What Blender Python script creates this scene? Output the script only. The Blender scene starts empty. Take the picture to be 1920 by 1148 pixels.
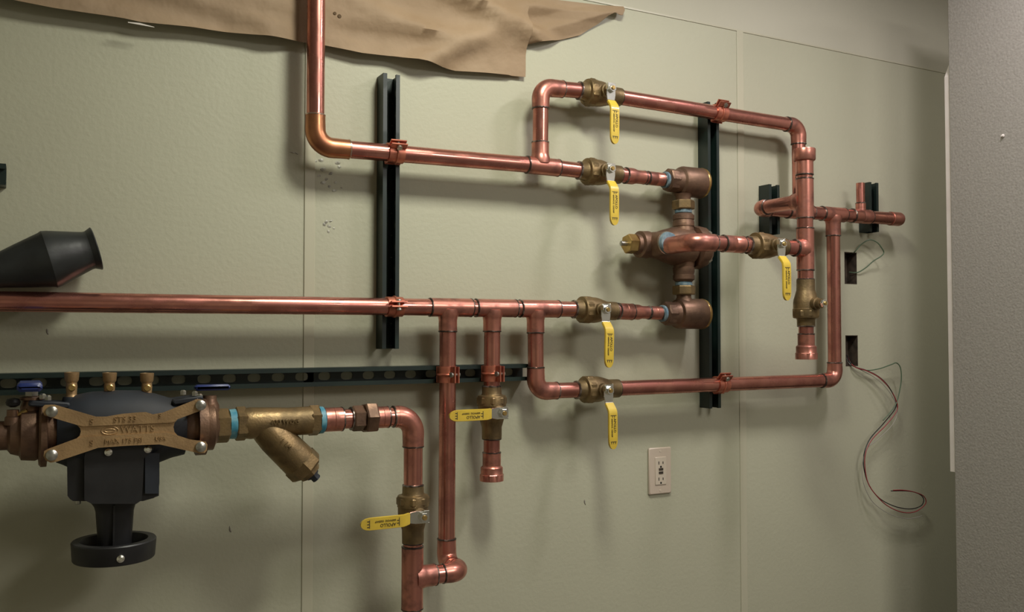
import bpy, math, random
from mathutils import Vector, Matrix, Quaternion
random.seed(7)
pi = math.pi
# ------------------------------------------------------------------ camera
F = 1700.0; D = 1.8; H = 1.6; YAW = math.radians(27.9); PITCH = math.radians(1.79)
sc = bpy.context.scene
cam_d = bpy.data.cameras.new('camera'); cam = bpy.data.objects.new('camera', cam_d)
sc.collection.objects.link(cam); sc.camera = cam
cam.location = (0, -D, H); cam.rotation_euler = (pi/2 + PITCH, 0, -YAW)
cam_d.sensor_fit = 'HORIZONTAL'; cam_d.sensor_width = 36.0; cam_d.lens = F/1920*36; cam_d.clip_start = 0.01
# ------------------------------------------------------------------ world, lights, exposure
w = bpy.data.worlds.new('world'); sc.world = w; w.use_nodes = True
w.node_tree.nodes['Background'].inputs[0].default_value = (0.80, 0.80, 0.72, 1)
w.node_tree.nodes['Background'].inputs[1].default_value = 0.10
sc.view_settings.view_transform = 'Standard'; sc.view_settings.look = 'None'
sc.view_settings.exposure = 0.0; sc.view_settings.gamma = 1.0; sc.view_settings.use_curve_mapping = False
def area(name, loc, size, sy, power, col, rot=(0, 0, 0)):
    l = bpy.data.lights.new(name, 'AREA'); l.shape = 'RECTANGLE'; l.size = size; l.size_y = sy
    l.energy = power; l.color = col
    o = bpy.data.objects.new(name, l); o.location = loc; o.rotation_euler = rot
    sc.collection.objects.link(o); return o
area('ceiling_light_one', (0.84, -0.80, H + 1.12), 0.24, 0.30, 17.5, (1.0, 0.99, 0.86))
area('ceiling_light_two', (1.76, -0.78, H + 1.12), 0.11, 0.26, 8.6, (1.0, 0.92, 0.96))
area('fill_light', (1.75, -2.4, H + 1.12), 0.7, 1.2, 30.0, (1.0, 0.94, 0.90))  # added fill light, lifts the shadows, lower right and grey wall
area('alcove_fill', (2.75, -0.85, H + 1.12), 0.2, 0.2, 3.2, (1.0, 0.90, 0.86))  # added fill light, brightens the shaded back wall beside the grey wall
RC = Matrix.Rotation(-YAW, 3, 'Z') @ Matrix.Rotation(pi/2 + PITCH, 3, 'X')
def P(px, py, d=0.0):
    """point on the plane a distance d in front of the back wall"""
    v = RC @ Vector(((px - 960)/F, -(py - 574)/F, -1))
    t = (D - d)/v.y
    return Vector((v.x*t, -d, H + v.z*t))
# ------------------------------------------------------------------ materials
def nodes(name):
    m = bpy.data.materials.new(name); m.use_nodes = True
    nt = m.node_tree; return m, nt, nt.nodes['Principled BSDF']
def mat(name, c, metal=0.0, rough=0.5, c2=None, scale=20.0, lo=0.4, hi=0.62, rough2=None, bump=0.0, bscale=200.0, stretch=None, coat=0.0, bdist=0.001):
    m, nt, b = nodes(name)
    b.inputs['Metallic'].default_value = metal; b.inputs['Roughness'].default_value = rough
    b.inputs['Base Color'].default_value = (*c, 1)
    if coat: b.inputs['Coat Weight'].default_value = coat
    tc = nt.nodes.new('ShaderNodeTexCoord'); src = tc.outputs['Object']
    if stretch:
        mp = nt.nodes.new('ShaderNodeMapping'); mp.inputs['Scale'].default_value = stretch
        nt.links.new(src, mp.inputs[0]); src = mp.outputs[0]
    if c2 is not None or rough2 is not None:
        n = nt.nodes.new('ShaderNodeTexNoise'); n.inputs['Scale'].default_value = scale; n.inputs['Detail'].default_value = 6
        nt.links.new(src, n.inputs[0])
        r = nt.nodes.new('ShaderNodeMapRange'); r.inputs[1].default_value = lo; r.inputs[2].default_value = hi
        nt.links.new(n.outputs[0], r.inputs[0])
        if c2 is not None:
            mx = nt.nodes.new('ShaderNodeMix'); mx.data_type = 'RGBA'
            mx.inputs[6].default_value = (*c, 1); mx.inputs[7].default_value = (*c2, 1)
            nt.links.new(r.outputs[0], mx.inputs[0]); nt.links.new(mx.outputs[2], b.inputs['Base Color'])
        if rough2 is not None:
            r2 = nt.nodes.new('ShaderNodeMapRange'); r2.inputs[3].default_value = rough; r2.inputs[4].default_value = rough2
            nt.links.new(r.outputs[0], r2.inputs[0]); nt.links.new(r2.outputs[0], b.inputs['Roughness'])
    if bump:
        n2 = nt.nodes.new('ShaderNodeTexNoise'); n2.inputs['Scale'].default_value = bscale; n2.inputs['Detail'].default_value = 3
        nt.links.new(tc.outputs['Object'], n2.inputs[0])
        bp = nt.nodes.new('ShaderNodeBump'); bp.inputs['Strength'].default_value = bump; bp.inputs['Distance'].default_value = bdist
        nt.links.new(n2.outputs[0], bp.inputs['Height']); nt.links.new(bp.outputs[0], b.inputs['Normal'])
    return m
COP = mat('copper', (0.66, 0.285, 0.225), 0.92, 0.19, c2=(0.44, 0.175, 0.14), scale=18, rough2=0.33, bump=0.08, bscale=60)
COPF = mat('copper_fitting', (0.60, 0.25, 0.19), 0.86, 0.30, c2=(0.27, 0.12, 0.095), scale=34, lo=0.46, hi=0.68, rough2=0.46, bump=0.2, bscale=80)
COPO = mat('aged_copper', (0.56, 0.25, 0.12), 0.88, 0.26, c2=(0.36, 0.15, 0.08), scale=14, rough2=0.4)
COPC = mat('copper_plate', (0.62, 0.22, 0.14), 0.75, 0.38, c2=(0.40, 0.13, 0.09), scale=40)
BRONZE = mat('cast_bronze', (0.29, 0.20, 0.095), 0.75, 0.38, c2=(0.17, 0.12, 0.06), scale=30, rough2=0.52, bump=0.35, bscale=260)
BRASS = mat('brass', (0.55, 0.38, 0.14), 0.85, 0.30, c2=(0.42, 0.27, 0.10), scale=30)
REDB = mat('red_bronze', (0.225, 0.135, 0.088), 0.70, 0.42, c2=(0.14, 0.085, 0.058), scale=26, rough2=0.55, bump=0.35, bscale=240)
STRAPM = mat('strap_bronze', (0.47, 0.31, 0.155), 0.55, 0.42, c2=(0.37, 0.24, 0.12), scale=24, bump=0.4, bscale=300)
CHROME = mat('chrome', (0.88, 0.88, 0.82), 1.0, 0.22)
STEEL = mat('zinc_steel', (0.55, 0.55, 0.50), 0.9, 0.30, c2=(0.35, 0.34, 0.30), scale=60)
SOLD = mat('solder', (0.34, 0.29, 0.26), 0.85, 0.30, c2=(0.10, 0.08, 0.07), scale=60, lo=0.38, hi=0.5)
SILV = mat('bright_solder', (0.55, 0.42, 0.33), 0.9, 0.25)
YEL = mat('yellow_vinyl', (0.66, 0.47, 0.05), 0.0, 0.40, c2=(0.56, 0.39, 0.045), scale=25, coat=0.2)
INK = mat('dark_print', (0.07, 0.055, 0.02), 0.0, 0.6)
BLUED = mat('dull_blue_tape', (0.09, 0.16, 0.21), 0.0, 0.55, c2=(0.20, 0.27, 0.30), scale=90)
BLUET = mat('blue_thread_tape', (0.05, 0.25, 0.36), 0.0, 0.45, c2=(0.16, 0.36, 0.42), scale=70)
BLUEV = mat('blue_vinyl', (0.018, 0.034, 0.15), 0.0, 0.4)
BLACK = mat('black_plastic', (0.012, 0.012, 0.013), 0.0, 0.45, c2=(0.02, 0.02, 0.021), scale=20)
BLACKI = mat('black_epoxy', (0.018, 0.023, 0.032), 0.0, 0.62, c2=(0.011, 0.013, 0.017), scale=12)
RUB = mat('black_rubber', (0.028, 0.031, 0.031), 0.0, 0.42, c2=(0.018, 0.019, 0.019), scale=22, bump=0.3, bscale=60)
STRUT = mat('green_black_enamel', (0.006, 0.015, 0.0135), 0.0, 0.42, c2=(0.009, 0.021, 0.017), scale=15, coat=0.1)
WIREG = mat('green_insulation', (0.075, 0.12, 0.07), 0, 0.45)
WIREB = mat('black_insulation', (0.012, 0.012, 0.014), 0, 0.4)
WIRER = mat('red_insulation', (0.25, 0.03, 0.035), 0, 0.4)
WIREW = mat('grey_insulation', (0.30, 0.28, 0.25), 0, 0.5)
IVORY = mat('ivory_plastic', (0.56, 0.47, 0.38), 0, 0.35)
IVORY2 = mat('pale_ivory_plastic', (0.60, 0.52, 0.42), 0, 0.35)
WHITE = mat('white_gypsum', (0.66, 0.62, 0.57), 0, 0.7, c2=(0.60, 0.55, 0.50), scale=12)
BOXM = mat('dark_box_steel', (0.10, 0.075, 0.055), 0.3, 0.55, c2=(0.05, 0.04, 0.03), scale=50)
DARKH = mat('hole_black', (0.004, 0.004, 0.004), 0, 0.8)
PAPER = mat('kraft_paper', (0.335, 0.238, 0.148), 0, 0.72, c2=(0.29, 0.20, 0.118), scale=7, bump=0.55, bscale=24, bdist=0.006)
PANEL = mat('panel_cream', (0.455, 0.452, 0.335), 0, 0.55, c2=(0.437, 0.432, 0.32), scale=2.5, bump=0.5, bscale=110, bdist=0.0012)
PAINT = mat('wall_paint', (0.50, 0.485, 0.385), 0, 0.7, c2=(0.485, 0.47, 0.37), scale=2.0, bump=0.3, bscale=150)
TRIMM = mat('panel_trim', (0.485, 0.468, 0.35), 0, 0.4)
GREY = mat('grey_textured_wall', (0.30, 0.285, 0.25), 0, 0.85, c2=(0.255, 0.24, 0.21), scale=160, lo=0.35, hi=0.65, bump=0.6, bscale=190, bdist=0.002)
CEIL = mat('ceiling_white', (0.62, 0.60, 0.54), 0, 0.9)
FLOOR = mat('floor_concrete', (0.22, 0.20, 0.17), 0, 0.7, c2=(0.17, 0.155, 0.13), scale=5)
DUSTY = mat('spackle', (0.60, 0.60, 0.56), 0, 0.25)
# ------------------------------------------------------------------ mesh tools
class MB:
    def __init__(s): s.v = []; s.f = []
    def add(s, vs, fs):
        n = len(s.v); s.v += [Vector(v) for v in vs]; s.f += [tuple(i + n for i in f) for f in fs]; return s
    def loop(s, rings, cap0=True, cap1=True, closed=False):
        n = len(rings[0]); vs = [p for r in rings for p in r]; fs = []
        for i in range(len(rings) - 1):
            for j in range(n):
                k = (j + 1) % n
                fs.append((i*n + j, i*n + k, (i+1)*n + k, (i+1)*n + j))
        if closed:
            i = len(rings) - 1
            for j in range(n):
                k = (j + 1) % n; fs.append((i*n + j, i*n + k, k, j))
        else:
            if cap0: fs.append(tuple(range(n))[::-1])
            if cap1: fs.append(tuple((len(rings)-1)*n + j for j in range(n)))
        return s.add(vs, fs)
    def lathe(s, p0, ax, prof, seg=28, phase=0.0, up=None):
        """prof: (distance along ax, radius)"""
        p0 = Vector(p0); ax = Vector(ax).normalized()
        u = Vector(up) if up is not None else (Vector((0, 0, 1)) if abs(ax.z) < 0.9 else Vector((0, 1, 0)))
        u = (u - ax*u.dot(ax)).normalized(); v = ax.cross(u)
        rings = [[p0 + ax*t + (u*math.cos(phase + 2*pi*k/seg) + v*math.sin(phase + 2*pi*k/seg))*max(r, 1e-5) for k in range(seg)] for t, r in prof]
        return s.loop(rings)
    def tube(s, pts, r, seg=24, closed=False):
        pts = [Vector(p) for p in pts]; n = len(pts)
        T = []
        for i in range(n):
            a = pts[max(i-1, 0)] if not closed else pts[i-1]; b = pts[min(i+1, n-1)] if not closed else pts[(i+1) % n]
            T.append((b - a).normalized())
        u = Vector((0, 0, 1)) if abs(T[0].z) < 0.9 else Vector((0, 1, 0))
        u = (u - T[0]*u.dot(T[0])).normalized(); rings = []
        for i in range(n):
            if i: 
                q = T[i-1].rotation_difference(T[i]); u = (q @ u); u = (u - T[i]*u.dot(T[i])).normalized()
            v = T[i].cross(u); rr = r[i] if isinstance(r, (list, tuple)) else r
            rings.append([pts[i] + (u*math.cos(2*pi*k/seg) + v*math.sin(2*pi*k/seg))*rr for k in range(seg)])
        return s.loop(rings, closed=closed)
    def box(s, c, size, R=None, bev=0.0):
        c = Vector(c); x, y, z = [q/2 for q in size]
        b = min(bev, x*0.9, y*0.9, z*0.9)
        if b <= 0:
            vs = [Vector((i*x, j*y, k*z)) for i in (-1, 1) for j in (-1, 1) for k in (-1, 1)]
            fs = [(0,1,3,2),(4,6,7,5),(0,4,5,1),(2,3,7,6),(0,2,6,4),(1,5,7,3)]
        else:
            def oct_(X, Z): return [(X-b,-Z),(X,-Z+b),(X,Z-b),(X-b,Z),(-X+b,Z),(-X,Z-b),(-X,-Z+b),(-X+b,-Z)]
            vs = []
            for yy, sh in ((-y, b), (-y+b, 0), (y-b, 0), (y, b)):
                vs += [Vector((a, yy, q)) for a, q in oct_(x-sh, z-sh)]
            fs = [tuple(range(8))[::-1], tuple(range(24, 32))]
            for i in range(3):
                for j in range(8):
                    k = (j+1) % 8; fs.append((i*8+j, i*8+k, (i+1)*8+k, (i+1)*8+j))
        if R is not None: vs = [R @ v for v in vs]
        return s.add([c + v for v in vs], fs)
    def prism(s, poly, d0, d1, to=lambda a, b, d: P(a, b, d)):
        """outline in the wall plane from stand-off d0 to d1"""
        n = len(poly); a = [to(x, y, d0) for x, y in poly]; b = [to(x, y, d1) for x, y in poly]
        fs = [tuple(range(n)), tuple(range(n, 2*n))[::-1]] + [(i, n+i, n+(i+1) % n, (i+1) % n) for i in range(n)]
        return s.add(a + b, fs)
def part(name, mb, m, parent=None, loc=None, angle=32, smooth=True, label=None):
    """link MB as ONE mesh object; vertices are stored relative to the root's location"""
    base = Vector((0, 0, 0)); q = parent
    if parent is not None:
        base = Vector(parent['_o']) if '_o' in parent else base
    if loc is not None: base = Vector(loc)
    me = bpy.data.meshes.new(name)
    me.from_pydata([v - base for v in mb.v], [], mb.f); me.validate(); me.update()
    import bmesh
    bm = bmesh.new(); bm.from_mesh(me); bmesh.ops.recalc_face_normals(bm, faces=bm.faces); bm.to_mesh(me); bm.free()
    if smooth:
        me.polygons.foreach_set('use_smooth', [True]*len(me.polygons)); me.set_sharp_from_angle(angle=math.radians(angle))
    me.materials.append(m)
    o = bpy.data.objects.new(name, me); sc.collection.objects.link(o)
    if parent is not None: o.parent = parent; o['_o'] = tuple(base)
    elif loc is not None: o.location = loc; o['_o'] = tuple(base)
    else: o['_o'] = (0, 0, 0)
    if label: o['label'] = label
    return o
def thing(name, label, cat, loc, group=None):
    o = bpy.data.objects.new(name, None); sc.collection.objects.link(o); o.empty_display_size = 0.02
    o.location = loc; o['label'] = label; o['category'] = cat; o['_o'] = tuple(loc)
    if group: o['group'] = group
    return o
def tag(o, label, cat, group=None):
    o['label'] = label; o['category'] = cat
    if group: o['group'] = group
    return o
def struct(name, mb, m, parent=None, smooth=False, label=None):
    o = part(name, mb, m, parent, smooth=smooth, label=label); o['kind'] = 'structure'; return o
def text(name, body, size, org, right, up, m, parent, depth=0.0004, align='LEFT'):
    cu = bpy.data.curves.new(name, 'FONT'); cu.body = body; cu.size = size; cu.extrude = depth; cu.align_x = align; cu.align_y = 'CENTER'; cu.resolution_u = 2
    t = bpy.data.objects.new(name, cu); sc.collection.objects.link(t)
    dg = bpy.context.evaluated_depsgraph_get(); me = bpy.data.meshes.new_from_object(t.evaluated_get(dg))
    bpy.data.objects.remove(t)
    r = Vector(right).normalized(); u = Vector(up).normalized(); n = r.cross(u)
    base = Vector(parent['_o'])
    for v in me.vertices:
        c = v.co.copy(); v.co = Vector(org) + r*c.x + u*c.y + n*c.z - base
    me.materials.clear(); me.materials.append(m)
    o = bpy.data.objects.new(name, me); sc.collection.objects.link(o); o.parent = parent; o['_o'] = tuple(base); return o
# ------------------------------------------------------------------ setting
X0, X1 = -1.3, 3.1; ZT = H + 1.15
hz = [(P(1583, 473).x, P(1606, 473).x, P(1594, 533).z, P(1594, 473).z), (P(1585, 629).x, P(1608, 629).x, P(1596, 687).z, P(1596, 629).z)]
def sheet(x0, x1, z0, z1, y0, y1, holes):
    mb = MB(); xs = sorted({x0, x1} | {v for h in holes for v in h[:2]}); zs = sorted({z0, z1} | {v for h in holes for v in h[2:]})
    ins = lambda cx, cz: any(h[0] < cx < h[1] and h[2] < cz < h[3] for h in holes)
    for i in range(len(xs)-1):
        for j in range(len(zs)-1):
            cx, cz = (xs[i]+xs[i+1])/2, (zs[j]+zs[j+1])/2
            if ins(cx, cz): continue
            for yy in (y0, y1):
                q = [(xs[i],yy,zs[j]),(xs[i+1],yy,zs[j]),(xs[i+1],yy,zs[j+1]),(xs[i],yy,zs[j+1])]
                mb.add(q, [(0,1,2,3)])
    for (a, b, c, d) in [(x0, x1, z0, z1)] + list(holes):
        q = [(a,c),(b,c),(b,d),(a,d)]
        for i in range(4):
            p, r = q[i], q[(i+1) % 4]
            mb.add([(p[0],y0,p[1]),(r[0],y0,r[1]),(r[0],y1,r[1]),(p[0],y1,p[1])], [(0,1,2,3)])
    return mb
def plain(name, mb, m, parent=None):
    me = bpy.data.meshes.new(name); me.from_pydata(mb.v, [], mb.f); me.materials.append(m)
    o = bpy.data.objects.new(name, me); sc.collection.objects.link(o); o['kind'] = 'structure'; o['_o'] = (0, 0, 0)
    if parent: o.parent = parent
    return o
WB = plain('wall_back', sheet(X0, X1, 0, ZT, 0.003, 0.08, hz), PAINT)
s1, s2, PT = P(579, 600).x, P(1391, 600).x, H + 0.795
for a, b, hh in ((X0, s1, []), (s1, s2, []), (s2, X1, hz)):
    plain('panel', sheet(a + 0.001, b - 0.001, 0.0, PT, 0.0, 0.003, hh), PANEL, WB)
for i, x in enumerate((s1, s2)):
    struct('trim_%d' % (i+1), MB().box((x, -0.0012, PT/2), (0.022, 0.0020, PT), bev=0.0009), TRIMM)
struct('trim_3', MB().box(((X0+X1)/2, -0.001, PT + 0.0), (X1-X0, 0.0016, 0.004)), TRIMM)
struct('floor', MB().box((0.9, -2.0, -0.05), (4.8, 4.4, 0.1)), FLOOR)
struct('ceiling', MB().box((0.9, -2.0, ZT + 0.05), (4.8, 4.4, 0.1)), CEIL)
struct('wall_left', MB().box((X0 - 0.05, -2.0, ZT/2), (0.1, 4.2, ZT)), PAINT)
struct('wall_front', MB().box((0.9, -4.15, ZT/2), (4.8, 0.1, ZT)), PAINT)
XG, YG, ZG = 1.3655*(D - 0.24), -0.24, H + 0.935
struct('wall_right', MB().box((XG + 0.06, (YG - 4.1)/2, ZG/2), (0.12, 4.1 + YG, ZG), bev=0.003), GREY)
struct('wall_alcove', MB().box((X1 + 0.05, -1.0, ZT/2), (0.1, 2.2, ZT)), PAINT)
# white board wedged behind the end of the grey wall
bx = P(1779, 400, 0.232).x
bz1, bz0 = P(1779, 145, 0.232).z, P(1785, 885, 0.232).z
pl = [(bx, bz0), (bx + 0.12, bz0 - 0.0), (bx + 0.12, bz1 + 0.20), (bx + 0.10, bz1 + 0.20), (bx, bz1)]
mb = MB().prism(pl, 0.225, 0.2385, to=lambda a, b, d: Vector((a, -d, b)))
o = part('gypsum_board', mb, WHITE, loc=(bx, -0.232, bz0), smooth=False)
tag(o, 'white board edge standing behind the end of the grey textured wall', 'board')
pa = MB().lathe(Vector((XG, 0, 0)) + Vector((0.0005, 0, 0)), (1, 0, 0), [(0, 0.001)], seg=8)
ray = RC @ Vector(((1881-960)/F, -(255-574)/F, -1)); t = XG/ray.x; wp = Vector((0, -D, H)) + ray*t
o = part('wall_anchor', MB().lathe(wp + Vector((0.001, 0, 0)), (-1, 0, 0), [(0, 0.004), (0.003, 0.0045), (0.005, 0.003), (0.008, 0.002)], seg=14), WHITE, loc=wp)
tag(o, 'tiny white anchor stuck in the grey textured wall', 'wall anchor')
# scuffed spackle marks on the panel under the riser elbow
def marks(name, pts, label, m=DUSTY):
    mb = MB()
    for x, y, a, b, ang in pts:
        c = P(x, y, 0.0); n = 9; top = []
        for k in range(n):
            th = 2*pi*k/n; rr = 0.75 + 0.5*random.random()
            dx, dz = a*rr*math.cos(th), b*rr*math.sin(th)
            top.append(c + Vector((dx*math.cos(ang) - dz*math.sin(ang), -0.0002, dx*math.sin(ang) + dz*math.cos(ang))))
        mb.add(top + [c + Vector((0, -0.0016, 0))], [(k, (k+1) % n, n) for k in range(n)])
    o = part(name, mb, m, loc=P(pts[0][0], pts[0][1], 0)); tag(o, label, 'spackle marks'); o['kind'] = 'stuff'
MK = mat('scuff', (0.42, 0.41, 0.34), 0, 0.3, c2=(0.24, 0.23, 0.19), scale=90, bump=0.8, bscale=300)
pts = [(584, 297, .007, .003, -.3), (590, 302, .005, .003, .2), (602, 301, .006, .004, .1), (633, 306, .006, .004, .1), (636, 313, .004, .003, 0), (548, 286, .006, .0015, -.2), (556, 288, .004, .001, -.4),
       (606, 318, .006, .004, .4), (620, 326, .005, .003, .4), (629, 342, .004, .003, 0), (605, 343, .006, .003, .3), (612, 336, .004, .003, .7), (598, 330, .004, .002, .2), (626, 358, .005, .003, 0), (640, 352, .003, .002, 0), (617, 350, .003, .003, 0)]
marks('wall_scuffs', pts, 'patch of scuffs on the cream panel below the riser elbow', MK)
pts = [(612, 416, .005, .004, .4), (617, 424, .004, .003, -.6), (608, 421, .003, .004, 0), (620, 415, .004, .002, .3), (616, 434, .003, .003, 0), (626, 428, .003, .002, 0)]
marks('wall_scuffs', pts, 'small scuff on the cream panel between the two left pipes', MK)
MK2 = mat('pencil_mark', (0.20, 0.18, 0.15), 0, 0.7)
for (x, y, lab) in ((1096, 941, 'small dark smudge on the panel left of the outlet'), (431, 992, 'small dark smudge on the panel below the strainer'), (88, 621, 'small dark smudge on the panel under the rubber boot')):
    marks('wall_smudge', [(x, y, .0016, .005, .1), (x+1, y+4, .0012, .003, .5)], lab, MK2)
# ------------------------------------------------------------------ kraft paper
def lerp_poly(poly, x):
    for (x0, y0), (x1, y1) in zip(poly, poly[1:]):
        if x0 <= x <= x1: return y0 + (y1 - y0)*(x - x0)/(x1 - x0)
    return poly[0][1] if x < poly[0][0] else poly[-1][1]
import mathutils.noise as mn
def paper(name, low, xa, xb, top, off, label, seed, nx=90, nz=26, topf=None):
    mb = MB(); V = []; th = 0.0006
    for side in (0, 1):
        for i in range(nx + 1):
            px = xa + (xb - xa)*i/nx; yl = lerp_poly(low, px); top = lerp_poly(topf, px) if topf else top
            for j in range(nz + 1):
                f = j/nz; py = yl + (top - yl)*f
                q = P(px, py, 0)
                cre = 0.0
                for (cx, cy, ang, amp, wd) in creases:
                    dd = (px - cx)*math.sin(ang) - (py - cy)*math.cos(ang)
                    along = (px - cx)*math.cos(ang) + (py - cy)*math.sin(ang)
                    cre += 1.5*amp*max(0, 1 - abs(dd)/wd)*math.exp(-(along/170.0)**2)
                d = off + 0.011*mn.noise(Vector((q.x*3.1 + seed, q.z*5, seed))) + 0.006*mn.noise(Vector((q.x*8, q.z*11, seed*2))) + cre
                if px < 955: d += (0.024 - 0.018*min(max((px - 450)/500, 0), 1))*math.exp(-f*9)*(0.75 + 0.25*mn.noise(Vector((q.x*5, 1, seed))))
                kk = max(0.0, 1 - max(0.0, abs(px - 586) - 28)/60); d = d*(1 - kk) + min(d, 0.022)*kk
                d = min(max(d, 0.005), 0.046)
                V.append(P(px, py, d) + Vector((0, th*side, 0)) if False else Vector((q.x, -d + th*side, q.z)))
    n1 = (nx + 1)*(nz + 1); fs = []
    idx = lambda s, i, j: s*n1 + i*(nz + 1) + j
    for s in (0, 1):
        for i in range(nx):
            for j in range(nz): fs.append((idx(s,i,j), idx(s,i+1,j), idx(s,i+1,j+1), idx(s,i,j+1)))
    for i in range(nx):
        for j in (0, nz): fs.append((idx(0,i,j), idx(0,i+1,j), idx(1,i+1,j), idx(1,i,j)))
    for j in range(nz):
        for i in (0, nx): fs.append((idx(0,i,j), idx(0,i,j+1), idx(1,i,j+1), idx(1,i,j)))
    mb.add(V, fs)
    o = part(name, mb, PAPER, loc=P((xa+xb)/2, 0, 0.02), angle=60); tag(o, label, 'paper'); return o
creases = [(900, 18, 0.45, 0.012, 20), (690, 20, 0.35, 0.012, 24), (880, 75, -0.5, 0.012, 30), (960, 55, 0.55, 0.014, 28), (1090, 40, -0.25, 0.010, 26), (800, 110, -0.35, 0.008, 26),
           (430, 30, 0.3, 0.012, 30), (500, 10, 0.15, 0.010, 26), (120, 5, 0.2, 0.006, 20), (1040, 20, 0.1, 0.008, 18), (740, 55, 0.15, 0.010, 24)]
# stand-off makes the lower edge hang in front of the wall, so its outline is drawn on the wall plane behind it
shift = lambda x, y: (60 + (x - 60)*0.9925, 627 + (y - 627)*0.9925)
low = [shift(*p) for p in [(-40, -3), (0, 3), (100, 22), (200, 36), (231, 39), (262, 46), (300, 50), (360, 55), (423, 64), (490, 71), (553, 79), (610, 87), (677, 102), (737, 108), (807, 122), (853, 133), (920, 137), (988, 143)]]
kp = paper('kraft_paper', low, shift(228, 0)[0], shift(988, 0)[0], -190, 0.012, 'large sheet of wrinkled brown paper hanging behind the tall riser pipe', 3.0)
HOLE = mat('paper_hole', (0.10, 0.06, 0.025), 0, 0.8)  # dark brown discs on the sheet stand in for two small holes
for (x, y, sz) in ((627, 26, .0035), (635.5, 31.5, .0042)):
    c = P(x, y, .02); v = min(kp.data.vertices, key=lambda v: (v.co.x + kp.location.x - c.x)**2 + (v.co.z + kp.location.z - c.z)**2 + (0.01 if v.co.y + kp.location.y < -.2 else 0))
    yy = v.co.y + kp.location.y
    hb = MB().lathe(Vector((c.x, yy - .0008, c.z)), (0, -1, 0), [(0, sz), (.0005, sz*.8)], seg=9)
    o_ = part('hole_disc', hb, HOLE, loc=kp.location); o_.parent = kp; o_.location = (0, 0, 0)
low1 = [shift(*p) for p in [(-60, -8), (0, 2), (100, 21), (200, 35), (233, 40)]]
paper('kraft_paper', low1, shift(-60, 0)[0], shift(233, 0)[0], -190, 0.016, 'brown paper sheet at the top left, left of its dark seam', 9.0, nx=40, nz=20)
low2 = [shift(*p) for p in [(960, 92), (993, 82), (1043, 75), (1093, 63), (1110, 52), (1127, 42), (1140, 30), (1153, 23), (1160, 27), (1168, 29), (1171, 22), (1173, 17)]]
paper('kraft_paper', low2, shift(962, 0)[0], shift(1172, 0)[0], -190, 0.002, 'torn upper layer of brown paper with a ragged pointed right end', 5.0, nx=60, nz=26, topf=[(940, -120), (1010, -14), (1034, 0), (1060, 3), (1110, 9), (1170, 16)])
mb = MB()
q = [P(240, 41, .040), P(262, 43, .041), P(288, 50, .041), P(290, 51.5, .042), P(262, 46.5, .042), P(240, 42.5, .041)]
mb.add(q + [v + Vector((0, 0.0008, 0)) for v in q], [(0,1,2,3,4,5), (11,10,9,8,7,6)] + [(i, (i+1) % 6, (i+1) % 6 + 6, i+6) for i in range(6)])

tag(part('tape_strip', mb, WHITE, loc=P(265, 45, .041)), 'thin pale strip of tape on the lower edge of the paper', 'tape')
# ------------------------------------------------------------------ strut channel
SW, SH, ST = 0.0365, 0.038, 0.0022
def strut(label, a, b, group='slotted strut channels on the wall', hx=0.0125, hr=0.008):
    """a, b: centre line ends on the wall (Vectors with y=0)"""
    L = (b - a).length; ax = (b - a).normalized(); y = Vector((0, -1, 0)); s = ax.cross(y).normalized()
    t = thing('strut_channel', label, 'strut', a, group)
    g = lambda u, v, h: a + ax*u + s*v + y*h
    W = SW/2; lip = 0.0085
    prof = [(-W+0.0001, ST), (-W, 0.0), (-W, SH), (-W+lip, SH), (-W+lip, SH-0.006), (-W+lip-ST, SH-0.006), (-W+lip-ST, SH-ST), (-W+ST, SH-ST), (-W+ST, ST)]
    mb = MB()
    for sg in (1, -1):
        r = [[g(u, sg*v, h) for v, h in prof] for u in (0, L)]
        mb.loop(r)
    part('side_rail', mb, STRUT, t, smooth=False)
    mb = MB(); pitch = 0.0465; n = int(L/pitch); o0 = (L - n*pitch)/2; wi = W - ST*0.5
    def quad(u0, u1, v0, v1):
        mb.box((0, 0, 0), (1, 1, 1)); 
        for k, (i, j, l) in enumerate([(i, j, l) for i in (0, 1) for j in (0, 1) for l in (0, 1)]):
            mb.v[-8+k] = g((u0, u1)[i], (v0, v1)[j], (0.0, ST)[l])
    if o0 > 0.001: quad(0, o0, -wi, wi); quad(L - o0, L, -wi, wi)
    N = 24
    for c in range(n):
        cu = o0 + (c + 0.5)*pitch; ring_o, ring_i = [], []
        for k in range(N):
            th = 2*pi*(k + 0.5)/N; cx, sx = math.cos(th), math.sin(th)
            m_ = max(abs(cx)/(pitch/2), abs(sx)/wi); ring_o.append((cx/m_, sx/m_))
            e = (abs(cx)**3 + abs(sx)**3)**(1/3); ring_i.append((cx*hx/e, sx*hr/e))
        R = [[g(cu + x_, v_, h_) for x_, v_ in rr] for rr, h_ in ((ring_o, ST), (ring_i, ST), (ring_i, 0.0), (ring_o, 0.0))]
        mb.loop(R, closed=True)
    part('slotted_back', mb, STRUT, t, smooth=False)
    return t
def vstrut(label, pxl, yt, yb, **k):
    x = P(pxl, (yt+yb)/2, 0).x + SW/2
    strut(label, Vector((x, 0, P(pxl+8, yb, 0).z)), Vector((x, 0, P(pxl+8, yt, 0).z)), **k)
vstrut('long upright strut left of centre, crossed by two copper pipes', 706, 146, 654, hx=.007, hr=.0035)
vstrut('long upright strut behind the mixing valve, crossed by the pipe loop', 1310, 198, 764, hx=.007, hr=.0035)
vstrut('short strut piece behind the end elbow of the right header pipe', 1423, 350, 441)
vstrut('short strut piece at the far right end of the header pipe', 1610, 346, 437)
a = P(-90, 718, 0); b = P(979, 697, 0)
strut('long horizontal strut above the backflow preventer', Vector((a.x, 0, b.z - 0.001)), Vector((b.x, 0, b.z)))
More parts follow.
